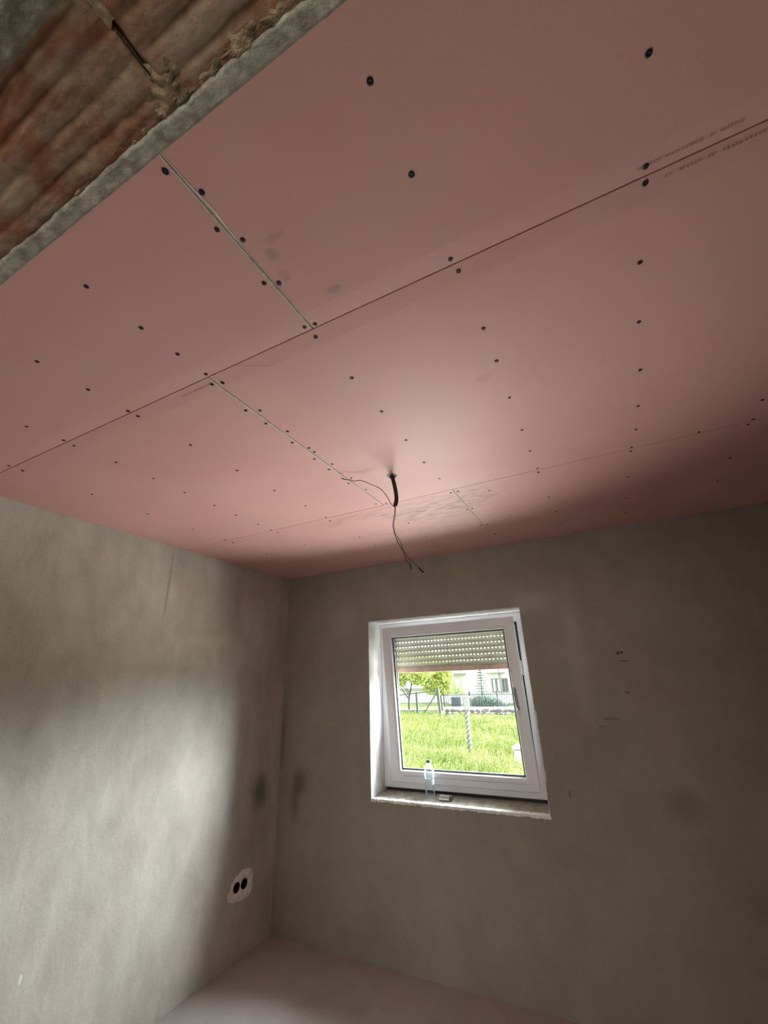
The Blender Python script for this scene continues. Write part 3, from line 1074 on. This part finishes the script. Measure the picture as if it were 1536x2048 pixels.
cpart('wire', [(1.768, -1.424, 2.385), (1.7665, -1.424, 2.368), (1.750, -1.427, 2.385), (1.7339, -1.430, 2.4204), (1.7202, -1.437, 2.4464), (1.700, -1.448, 2.470), (1.6727, -1.460, 2.4872),
               (1.6338, -1.500, 2.5035), (1.610, -1.517, 2.500), (1.5922, -1.530, 2.5039), (1.572, -1.543, 2.506), (1.5582, -1.550, 2.5143)], 0.0016, M['wire'])
cpart('wire', [(1.7675, -1.424, 2.376), (1.7645, -1.424, 2.340), (1.7555, -1.424, 2.300), (1.7535, -1.424, 2.275), (1.760, -1.424, 2.240), (1.775, -1.424, 2.196), (1.800, -1.424, 2.145),
               (1.812, -1.424, 2.105), (1.826, -1.424, 2.090), (1.829, -1.424, 2.069)], 0.0016, M['wire'])
cpart('wire', [(1.769, -1.421, 2.378), (1.766, -1.421, 2.335), (1.7585, -1.421, 2.300), (1.7560, -1.421, 2.275), (1.762, -1.421, 2.240), (1.782, -1.421, 2.205), (1.797, -1.421, 2.160), (1.818, -1.421, 2.120),
               (1.845, -1.421, 2.092), (1.862, -1.421, 2.072), (1.885, -1.421, 2.048)], 0.0012, M['wire'])
cpart('insulated_wire_end', [(1.864, -1.421, 2.071), (1.872, -1.421, 2.060), (1.887, -1.421, 2.045)], 0.0038, M['conduit'])
cpart('insulated_wire_end', [(1.8225, -1.424, 2.095), (1.828, -1.424, 2.085), (1.830, -1.424, 2.066)], 0.0024, M['conduit'])
cpart('insulated_wire_end', [(1.572, -1.543, 2.506), (1.558, -1.550, 2.5143)], 0.0024, M['conduit'])

# ------------------------------------------------------------------ outdoors
G = -0.35
M['soil'] = simple('meadow_soil', (0.20, 0.24, 0.09), 0.95, 0.1, var=0.3, vsc=2)
M['paving'] = simple('pale_paving', (0.55, 0.54, 0.50), 0.85, 0.3, var=0.1, vsc=3)


def grassmat():
    m = NT('tall_grass')
    c = m.mix(m.ramp(m.noise(0.45, 3), 0.35, 0.65), (0.24, 0.30, 0.09), (0.36, 0.38, 0.14))
    c = m.mix(m.ramp(m.noise(5, 3), 0.45, 0.75, 0, 0.8), c, (0.47, 0.48, 0.27))
    c = m.mix(m.ramp(m.noise(23, 2), 0.5, 0.8, 0, 0.5), c, (0.14, 0.22, 0.06))
    m.base(c)
    return m.set(0.6, 0.3)


M['grass'] = grassmat()
gp = MB().box((-60, 0.46, G - 0.2), (60, 90, G)).build('ground', M['soil'])
struct(gp, 'green meadow ground outside the window', 'ground')
yard = MB().box((-1.8, 0.46, G - 0.1), (4.8, 5.8, G + 0.02)).build('added_yard', M['paving'])  # unseen paving, added to reflect light up through the window
struct(yard, 'unseen pale concrete yard added below the window to bounce light', 'paving')
pth = MB().box((-6.2, 19.4, G - 0.1), (6, 21.9, G + 0.06)).build('path', M['paving'])
struct(pth, 'pale concrete path before the stone wall', 'path')

# tall grass
rnd = random.Random(3)
V, F = [], []
def blade(x, y, h, wd, lean, ang):
    o = len(V)
    dx, dy = math.cos(ang), math.sin(ang)
    px, py = 1.0, 0.15
    for k, (t, s) in enumerate(((0, 1), (0.45, 0.8), (0.8, 0.45))):
        cx, cy2 = x + dx * lean * t * t, y + dy * lean * t * t
        V.append((cx - px * wd * s, cy2 - py * wd * s, G + h * t))
        V.append((cx + px * wd * s, cy2 + py * wd * s, G + h * t))
    V.append((x + dx * lean * 1.1, y + dy * lean * 1.1, G + h * (1.0 - 0.25 * min(1, lean / h))))
    F.extend([(o, o + 1, o + 3, o + 2), (o + 2, o + 3, o + 5, o + 4), (o + 4, o + 5, o + 6)])
nb = 0
while nb < 34000:
    y = 5.9 + (19.5 - 5.9) * rnd.random() ** 1.3
    xc0, xc1 = 1.4 - 0.60 * y, 1.9 - 0.05 * y
    x = rnd.uniform(xc0, xc1)
    if y > 19.2 and x > -6.3:
        continue
    if (abs(x + 1.07) < 0.10 and abs(y - 8.5) < 0.10) or (x > 0.0 and 7.2 < y < 8.1) or (abs(x + 0.92) < 0.12 and abs(y - 8.02) < 0.1):
        continue
    d = noise.noise(Vector((x * 0.8, y * 0.8, 0)))
    if rnd.random() > 0.75 + d:
        continue
    h = (0.34 + 0.16 * d) * rnd.uniform(0.6, 1.25) * (1.0 if y > 9 else 0.9)
    blade(x, y, h, 0.004 + 0.0009 * y, h * rnd.uniform(0.1, 0.7), rnd.uniform(0, 2 * math.pi))
    nb += 1
for _ in range(3500):
    y = rnd.uniform(19.4, 21.4)
    x = rnd.uniform(-11.5, -6.7)
    h = rnd.uniform(0.15, 0.42)
    blade(x, y, h, 0.02, h * rnd.uniform(0.1, 0.6), rnd.uniform(0, 6.28))
me = D.meshes.new('tall_grass')
me.from_pydata(V, [], F)
me.materials.append(M['grass'])
go = D.objects.new('tall_grass', me)
COL.objects.link(go)
tag(go, 'tall pale green meadow grass outside the window', 'grass', kind='stuff')

# twisted concrete post
M['post'] = simple('pale_post', (0.24, 0.24, 0.23), 0.8, 0.2, var=0.1)
M['post_dark'] = simple('post_spiral', (0.09, 0.09, 0.10), 0.7, 0.3)
M['iron'] = simple('dark_green_iron', (0.045, 0.055, 0.06), 0.6, 0.4)
M['mesh'] = simple('grey_green_tube', (0.075, 0.085, 0.085), 0.5, 0.4)
po = empty('twisted_post', (-1.07, 8.5, G))
tag(po, 'pale post with spiral grooves and square head standing in the grass', 'post')
b = MB()
b.tube([(0.0, 0, 0), (0.012, 0, 0.6), (0.03, 0, 1.22)], 0.045, 14)
b.build('shaft', M['post'], po, smooth=True)
b = MB()
for ph in (0, math.pi):
    pts = []
    for k in range(90):
        t = k / 89
        a = ph + t * 2 * math.pi * 5.5
        pts.append((0.03 * t + 0.047 * math.cos(a), 0.047 * math.sin(a), 0.02 + 1.2 * t))
    b.tube(pts, 0.011, 6)
b.build('spiral_rib', M['post_dark'], po, smooth=True)
b = MB().box((-0.035, -0.06, 1.22), (0.105, 0.06, 1.55)).box((-0.05, -0.075, 1.50), (0.12, 0.075, 1.54))
b.build('head', M['post'], po, bevel=0.008)

# pale stones and rubble blocks
M['rubble'] = simple('white_rubble', (0.62, 0.57, 0.54), 0.9, 0.2, var=0.2, vsc=6, bump=0.5, bsc=14, bd=0.03)
def rock(name, c, r, seed, mat, parent=None, sub=2):
    bm = bmesh.new()
    bmesh.ops.create_icosphere(bm, subdivisions=sub, radius=1)
    for v in bm.verts:
        k = 1 + 0.22 * noise.noise(v.co * 1.4 + Vector((seed, seed, 0)))
        # squarish stones
        v.co = Vector([math.copysign(abs(a) ** 0.7, a) * rr_ for a, rr_ in zip(v.co, r)]) * k
    me = D.meshes.new(name)
    bm.to_mesh(me)
    bm.free()
    me.materials.append(mat)
    o = D.objects.new(name, me)
    COL.objects.link(o)
    o.location = c
    if parent:
        o.parent = parent
    return o
o = rock('pale_stone', (-0.92, 8.02, G + 0.07), (0.10, 0.08, 0.09), 2, M['rubble'])
tag(o, 'small pale round stone at the foot of the twisted post', 'stone')
rb = empty('concrete_block_pile', (0.45, 7.4, G))
tag(rb, 'white stepped pile of concrete blocks at the right edge of the glass', 'block pile')
RB = Matrix.Translation((-0.45, -7.4, -G))
for nm, a, c, mt in (('base_slab', (0.09, 7.35, G), (1.6, 7.95, G + 0.05), 'rubble'), ('lower_block', (0.12, 7.4, G + 0.05), (1.5, 7.9, G + 0.20), 'rubble'),
                     ('upper_block', (0.25, 7.42, G + 0.20), (1.3, 7.85, G + 0.50), 'rubble'), ('cap_stone', (0.22, 7.38, G + 0.515), (1.3, 7.9, G + 0.57), 'rubble'), ('dark_course', (0.27, 7.45, G + 0.495), (1.3, 7.8, G + 0.52), 'post_dark')):
    o = MB().box(a, c).build(nm, M[mt], rb, bevel=0.012)
    o.matrix_parent_inverse = RB

# stone wall with iron railing
M['stone'] = simple('wall_stone', (0.15, 0.14, 0.135), 0.9, 0.2, var=0.35, vsc=1.5)
M['joint'] = simple('stone_joint', (0.50, 0.48, 0.45), 0.9, 0.2)
sw = MB().box((-6.6, 22.1, G), (8, 22.5, 0.04)).build('stone_wall', M['joint'])
tag(sw, 'low rubble stone wall with pale coping across the meadow', 'wall')
x = -6.55
i = 0
protos = []
for k in range(5):
    o = rock('stone', (0, 22.1, 0), (0.16 + 0.02 * k, 0.03, 0.085), k * 3.1, M['stone'], sw, 1)
    o.location = (-6.40 + 0.36 * k, 22.1, -0.27)
    protos.append(o)
rnd = random.Random(5)
for row, z in enumerate((-0.27, -0.10)):
    x = -6.38 + (1.80 if row == 0 else 0)
    while x < 1.0:
        o = rnd.choice(protos).copy()
        COL.objects.link(o)
        o.parent = sw
        sx = rnd.uniform(0.7, 1.05)
        o.scale = (sx, 1, rnd.uniform(0.8, 1.1))
        o.location = (x, 22.1, z + rnd.uniform(-0.015, 0.015))
        o.rotation_euler = (0, rnd.uniform(-0.2, 0.2), 0)
        x += 0.37 * sx + 0.02
MB().box((-6.65, 22.05, 0.02), (8, 22.55, 0.09)).build('coping', M['paving'], sw)

def railing(name, x0, x1, y, z0, z1, label, post_step, picket_step):
    root = empty(name, (x0, y, z0))
    tag(root, label, 'fence')
    inv = Matrix.Translation((-x0, -y, -z0))
    b = MB()
    x = x0
    while x < x1:
        b.box((x - .011, y - .01, z0 + .03), (x + .011, y + .01, z1 - 0.02))
        b.add([(x - .02, y, z1 - .02), (x + .02, y, z1 - .02), (x, y, z1 + .05)], [(0, 1, 2)])
        x += picket_step
    o = b.build('pickets', M['iron'], root)
    o['kind'] = 'stuff'
    o.matrix_parent_inverse = inv
    for zz in (z0 + 0.08, z1 - 0.12):
        o = MB().box((x0, y - .015, zz), (x1, y + .015, zz + .03)).build('rail', M['iron'], root)
        o.matrix_parent_inverse = inv
    x = x0
    while x < x1:
        o = MB().box((x - .03, y - .03, z0), (x + .03, y + .03, z1 + .08)).build('post', M['iron'], root)
        o.matrix_parent_inverse = inv
        x += post_step
    return root
railing('iron_railing', -6.6, 4.0, 22.3, 0.09, 0.83, 'dark iron picket railing on top of the stone wall', 1.55, 0.125)

# grey louvred unit behind the railing
lv = MB()
lv.box((-6.42, 23.0, 0.06), (-5.84, 23.3, 0.60))
M['louvre'] = simple('slate_grey_panel', (0.16, 0.19, 0.23), 0.6, 0.4)
lo = lv.build('louvred_unit', M['louvre'])
tag(lo, 'small slate grey louvred box behind the railing', 'cabinet')
b = MB()
for k in range(9):
    b.box((-6.39 + k * 0.06, 22.98, 0.10), (-6.36 + k * 0.06, 23.0, 0.56))
b.build('louvres', M['iron'], lo)
MB().box((-6.46, 22.96, -0.35), (-5.80, 23.34, 0.08)).build('plinth', M['paving'], lo)

# tubular mesh gate on the left, with a diagonal brace
ga = empty('wire_mesh_fence', (-6.05, 20.0, G))
tag(ga, 'grey tubular wire fence with diagonal brace at the left of the view', 'fence')
GI = Matrix.Translation((6.05, -20.0, -G))
def gpart(name, mb, mat='mesh', kind=None):
    o = mb.build(name, M[mat], ga)
    o.matrix_parent_inverse = GI
    if kind:
        o['kind'] = kind
gpart('post', MB().bar((-6.02, 20, G), (-6.10, 20, 1.19), 0.13))
gpart('post', MB().bar((-7.31, 20, G), (-7.335, 20, 0.99), 0.09))
gpart('post', MB().bar((-8.95, 20, G), (-8.95, 20, 0.90), 0.09))
gpart('top_rail', MB().bar((-6.10, 20, 1.04), (-9.6, 20, 0.74), 0.05))
gpart('brace', MB().bar((-6.12, 19.98, 0.98), (-7.06, 19.98, -0.20), 0.05))
gpart('bottom_rail', MB().bar((-7.06, 19.98, -0.20), (-6.48, 19.98, -0.09), 0.04))
b = MB()
for k in range(15):
    x = -6.3 - k * 0.22
    b.bar((x, 20, -0.30), (x, 20, 0.98 - (k * 0.22) * 0.086), 0.012)
for k in range(6):
    z = -0.1 + k * 0.18
    b.bar((-6.1, 20, z + .05), (-9.5, 20, z - .1), 0.010)
gpart('wire_grid', b, kind='stuff')
# low dark stone edging left of the fence
o = MB().box((-12.5, 21.6, G), (-6.8, 22.0, -0.02)).build('low_stone_edging', M['stone'])
tag(o, 'low grey stone edging behind the wire fence', 'wall')

# trees
M['bark'] = simple('bark', (0.07, 0.055, 0.05), 0.9, 0.1, var=0.3, vsc=8)
def leafmat(name, a, c):
    m = NT(name)
    m.base(m.mix(m.ramp(m.noise(3.2, 3), 0.3, 0.7), a, c))
    m.b.inputs['Transmission Weight'].default_value = 0.0
    return m.set(0.6, 0.3)
M['leaf'] = leafmat('spring_leaves', (0.34, 0.42, 0.08), (0.62, 0.64, 0.24))
M['leaf2'] = leafmat('pale_leaves', (0.34, 0.45, 0.18), (0.58, 0.66, 0.34))
M['needle'] = leafmat('blue_needles', (0.08, 0.12, 0.10), (0.19, 0.26, 0.21))
def leaves(c, r, n, size, rnd, V, F, thr=-0.2):
    k = 0
    while k < n:
        p = Vector((rnd.uniform(-1, 1), rnd.uniform(-1, 1), rnd.uniform(-1, 1)))
        if p.length > 1:
            continue
        q = Vector(c) + Vector((p.x * r[0], p.y * r[1], p.z * r[2]))
        if noise.noise(q * 2.2) < thr:
            if rnd.random() < 0.8:
                k += 0.3
                continue
        a = Vector((rnd.uniform(-1, 1), rnd.uniform(-1, 1), rnd.uniform(-1, 1))).normalized() * size * rnd.uniform(0.6, 1.3)
        b_ = a.cross(Vector((rnd.uniform(-1, 1), rnd.uniform(-1, 1), rnd.uniform(-1, 1)))).normalized() * size * 0.55
        o = len(V)
        V.extend([tuple(q - a), tuple(q + b_), tuple(q + a), tuple(q - b_)])
        F.append((o, o + 1, o + 2, o + 3))
        k += 1
def tree(name, base, limbs, crowns, n, size, mat, label, seed, cat='tree'):
    rnd = random.Random(seed)
    root = empty(name, base)
    tag(root, label, cat)
    B = Vector(base)
    b = MB()
    b.tube(smooth_pts([Vector(p) - B for p in limbs[0][0]], 5), [limbs[0][1] * (1 - 0.5 * i / (5 * (len(limbs[0][0]) - 1))) for i in range(5 * (len(limbs[0][0]) - 1) + 1)], 7)
    b.build('trunk', M['bark'], root, smooth=True)
    for pts, r in limbs[1:]:
        mb = MB()
        m_ = 5 * (len(pts) - 1) + 1
        mb.tube(smooth_pts([Vector(p) - B for p in pts], 5), [r * (1 - 0.7 * i / m_) for i in range(m_)], 5)
        mb.build('branch', M['bark'], root, smooth=True)
    V, F = [], []
    for c, r, wgt in crowns:
        leaves(Vector(c) - B, r, int(n * wgt), size, rnd, V, F)
    me = D.meshes.new('foliage')
    me.from_pydata(V, [], F)
    me.materials.append(M[mat])
    o = D.objects.new('foliage', me)
    COL.objects.link(o)
    o.parent = root
    o['kind'] = 'stuff'
    return root
tree('leafy_tree', (-9.6, 24, G),
     [([(-9.6, 24, G), (-9.62, 24, 0.2), (-9.55, 24, 0.65), (-9.4, 24, 1.2), (-9.25, 24, 2.2)], 0.07),
      ([(-9.58, 24, 0.45), (-9.95, 24, 0.9), (-10.3, 24, 1.4)], 0.045), ([(-9.5, 24, 0.75), (-9.8, 24, 1.3), (-9.9, 24, 2.2)], 0.035),
      ([(-9.35, 24, 1.3), (-8.9, 24, 1.7), (-8.6, 24, 2.3)], 0.035), ([(-9.6, 24, 0.7), (-10.2, 24, 1.6), (-10.6, 24, 2.2)], 0.03)],
     [((-9.3, 24.0, 2.55), (1.9, 0.7, 1.1), 0.8), ((-10.3, 24.0, 1.60), (0.6, 0.5, 0.5), 0.25), ((-8.9, 24.0, 1.65), (0.6, 0.4, 0.45), 0.2)], 5000, 0.08, 'leaf',
     'leafy tree with bare forked trunk behind the wire fence, leftmost outside', 11)
tree('leafy_shrub_tree', (-8.1, 26, G),
     [([(-8.1, 26, G), (-8.15, 26, 0.5), (-8.1, 26, 1.5)], 0.05), ([(-8.12, 26, 0.8), (-7.7, 26, 1.3), (-7.5, 26, 1.9)], 0.03)],
     [((-8.4, 26, 1.6), (1.3, 0.7, 0.8), 0.8), ((-8.2, 26, 1.0), (1.2, 0.6, 0.45), 0.35), ((-8.4, 26, 2.4), (1.4, 0.7, 0.8), 0.7)], 5200, 0.075, 'leaf',
     'dense yellow-green tree directly left of the white house', 12)
tree('young_tree', (-6.15, 23.8, G),
     [([(-6.3, 23.8, G), (-6.35, 23.8, 0.6), (-6.42, 23.8, 1.7)], 0.03), ([(-6.35, 23.8, 0.7), (-6.1, 23.8, 1.1), (-5.95, 23.8, 1.5)], 0.02)],
     [((-6.35, 23.8, 1.05), (0.42, 0.4, 0.36), 0.4), ((-5.95, 23.8, 0.9), (0.3, 0.3, 0.3), 0.25), ((-6.4, 23.8, 1.45), (0.16, 0.2, 0.25), 0.1)], 1500, 0.045, 'leaf2',
     'small thin young tree in front of the white house', 13)

def spruce(base, h, rad):
    rnd = random.Random(4)
    root = empty('spruce_tree', base)
    tag(root, 'small grey-green spruce with open layered branches before the white house', 'tree')
    MB().tube([(0, 0, 0), (0, 0, h * 0.5), (0.03, 0, h)], [0.05, 0.03, 0.008], 6).build('trunk', M['bark'], root)
    V, F = [], []
    for t in range(13):
        z = h * (0.22 + 0.76 * t / 12)
        rr_ = rad * (1 - t / 13) + 0.06
        nb_ = 9
        for k in range(nb_):
            a = 2 * math.pi * (k + rnd.random() * 0.6) / nb_
            for s in range(7):
                f = (s + 0.6) / 7
                p = Vector((math.cos(a) * rr_ * f, math.sin(a) * rr_ * f, z - 0.10 * f + 0.12 * f * f))
                for _ in range(3):
                    d = Vector((rnd.uniform(-1, 1), rnd.uniform(-1, 1), rnd.uniform(-.2, .6))).normalized() * 0.10
                    e = d.cross(Vector((0, 0, 1))).normalized() * 0.026
                    o = len(V)
                    V.extend([tuple(p - e), tuple(p + e), tuple(p + d)])
                    F.append((o, o + 1, o + 2))
    me = D.meshes.new('foliage')
    me.from_pydata(V, [], F)
    me.materials.append(M['needle'])
    o = D.objects.new('foliage', me)
    COL.objects.link(o)
    o.parent = root
    o['kind'] = 'stuff'
spruce((-5.05, 25.0, G), 2.45, 0.75)
V, F = [], []
rnd = random.Random(9)
leaves((-4.55, 23.4, 0.25), (1.05, 0.3, 0.36), 3600, 0.045, rnd, V, F, -0.35)
leaves((-3.75, 23.4, 0.10), (0.7, 0.3, 0.2), 900, 0.045, rnd, V, F, -0.3)
me = D.meshes.new('hedge')
me.from_pydata(V, [], F)
me.materials.append(M['needle'])
o = D.objects.new('hedge', me)
COL.objects.link(o)
tag(o, 'dark green hedge showing through the iron railing', 'hedge')

# white house across the way
M['house'] = simple('white_render', (0.75, 0.73, 0.73), 0.85, 0.2, var=0.03)
M['pane'] = simple('dark_pane', (0.15, 0.17, 0.21), 0.3, 0.5)
M['trim'] = simple('grey_trim', (0.30, 0.29, 0.29), 0.7, 0.3)
ho = empty('white_house', (-6.0, 34.0, G))
tag(ho, 'white house with balcony slab and windows beyond the garden', 'building')
HI = Matrix.Translation((6.0, -34.0, -G))
def hpart(name, mb, mat, parent=None, **k):
    o = mb.build(name, M[mat], parent or ho, **k)
    if parent is None:
        o.matrix_parent_inverse = HI
    return o
b = MB()
wins = [(-6.62, -5.86, 0.44, 1.52), (-5.78, -5.25, 0.44, 1.52), (-3.9, -2.9, 0.44, 1.52)]
xs = sorted({-10.4, 4.0} | {a for w_ in wins for a in w_[:2]})
zs = [G, 0.44, 1.52, 5.2]
for i in range(len(xs) - 1):
    for j in range(3):
        if j == 1 and any(abs(xs[i] - w_[0]) < 1e-6 for w_ in wins):
            continue
        b.add([(xs[i], 34, zs[j]), (xs[i + 1], 34, zs[j]), (xs[i + 1], 34, zs[j + 1]), (xs[i], 34, zs[j + 1])], [(0, 1, 2, 3)])
b.add([(-10.4, 34, G), (-10.4, 42, G), (-10.4, 42, 5.2), (-10.4, 34, 5.2), (4, 34, G), (4, 42, G), (4, 42, 5.2), (4, 34, 5.2)],
      [(0, 1, 2, 3), (4, 7, 6, 5), (1, 5, 6, 2), (3, 2, 6, 7)])
hpart('wall', b, 'house', fixn=False)
for (a, c, z0, z1) in wins:
    wn = hpart('window', MB().ring(a, c, z0, z1, [(0, 33.97), (0.07, 33.97), (0.07, 34.12), (0, 34.12)]).box(((a + c) / 2 - .03, 33.98, z0), ((a + c) / 2 + .03, 34.1, z1)), 'trim')
    MB().box((a + .05, 34.08, z0 + .05), (c - .05, 34.10, z1 - .05)).build('pane', M['pane'], wn)
    if a < -6:
        MB().box((a + .12, 34.04, z0 + .08), (a + .30, 34.07, z1 - .08)).box((a + .48, 34.04, z0 + .08), (c - .06, 34.07, z1 - .08)).build('curtain', M['house'], wn)
hpart('balcony_slab', MB().box((-10.6, 33.2, 1.88), (-8.7, 34, 1.99)), 'trim')
hpart('eave', MB().box((-6.9, 33.6, 1.90), (-5.4, 34, 1.96)), 'trim')
hpart('balcony_front', MB().box((-10.6, 33.15, 1.99), (-8.7, 33.25, 2.6)), 'house')
hpart('downpipe', MB().tube([(-5.90, 33.9, 3.5), (-5.85, 33.9, 0.3)], 0.045, 8), 'trim')
hpart('roof', MB().box((-10.8, 33.4, 5.2), (4.4, 42.5, 5.5)), 'trim')
# pale low building behind the trees
gb = empty('garden_building', (-12.5, 36, G))
tag(gb, 'low pale building behind the leftmost trees', 'building')
b = MB().box((-6.5, -0.5, 0), (1.8, 4, 1.1))
b.build('wall', M['house'], gb)
MB().box((-6.7, -0.8, 1.1), (1.9, 4.2, 1.22)).build('roof', M['trim'], gb)
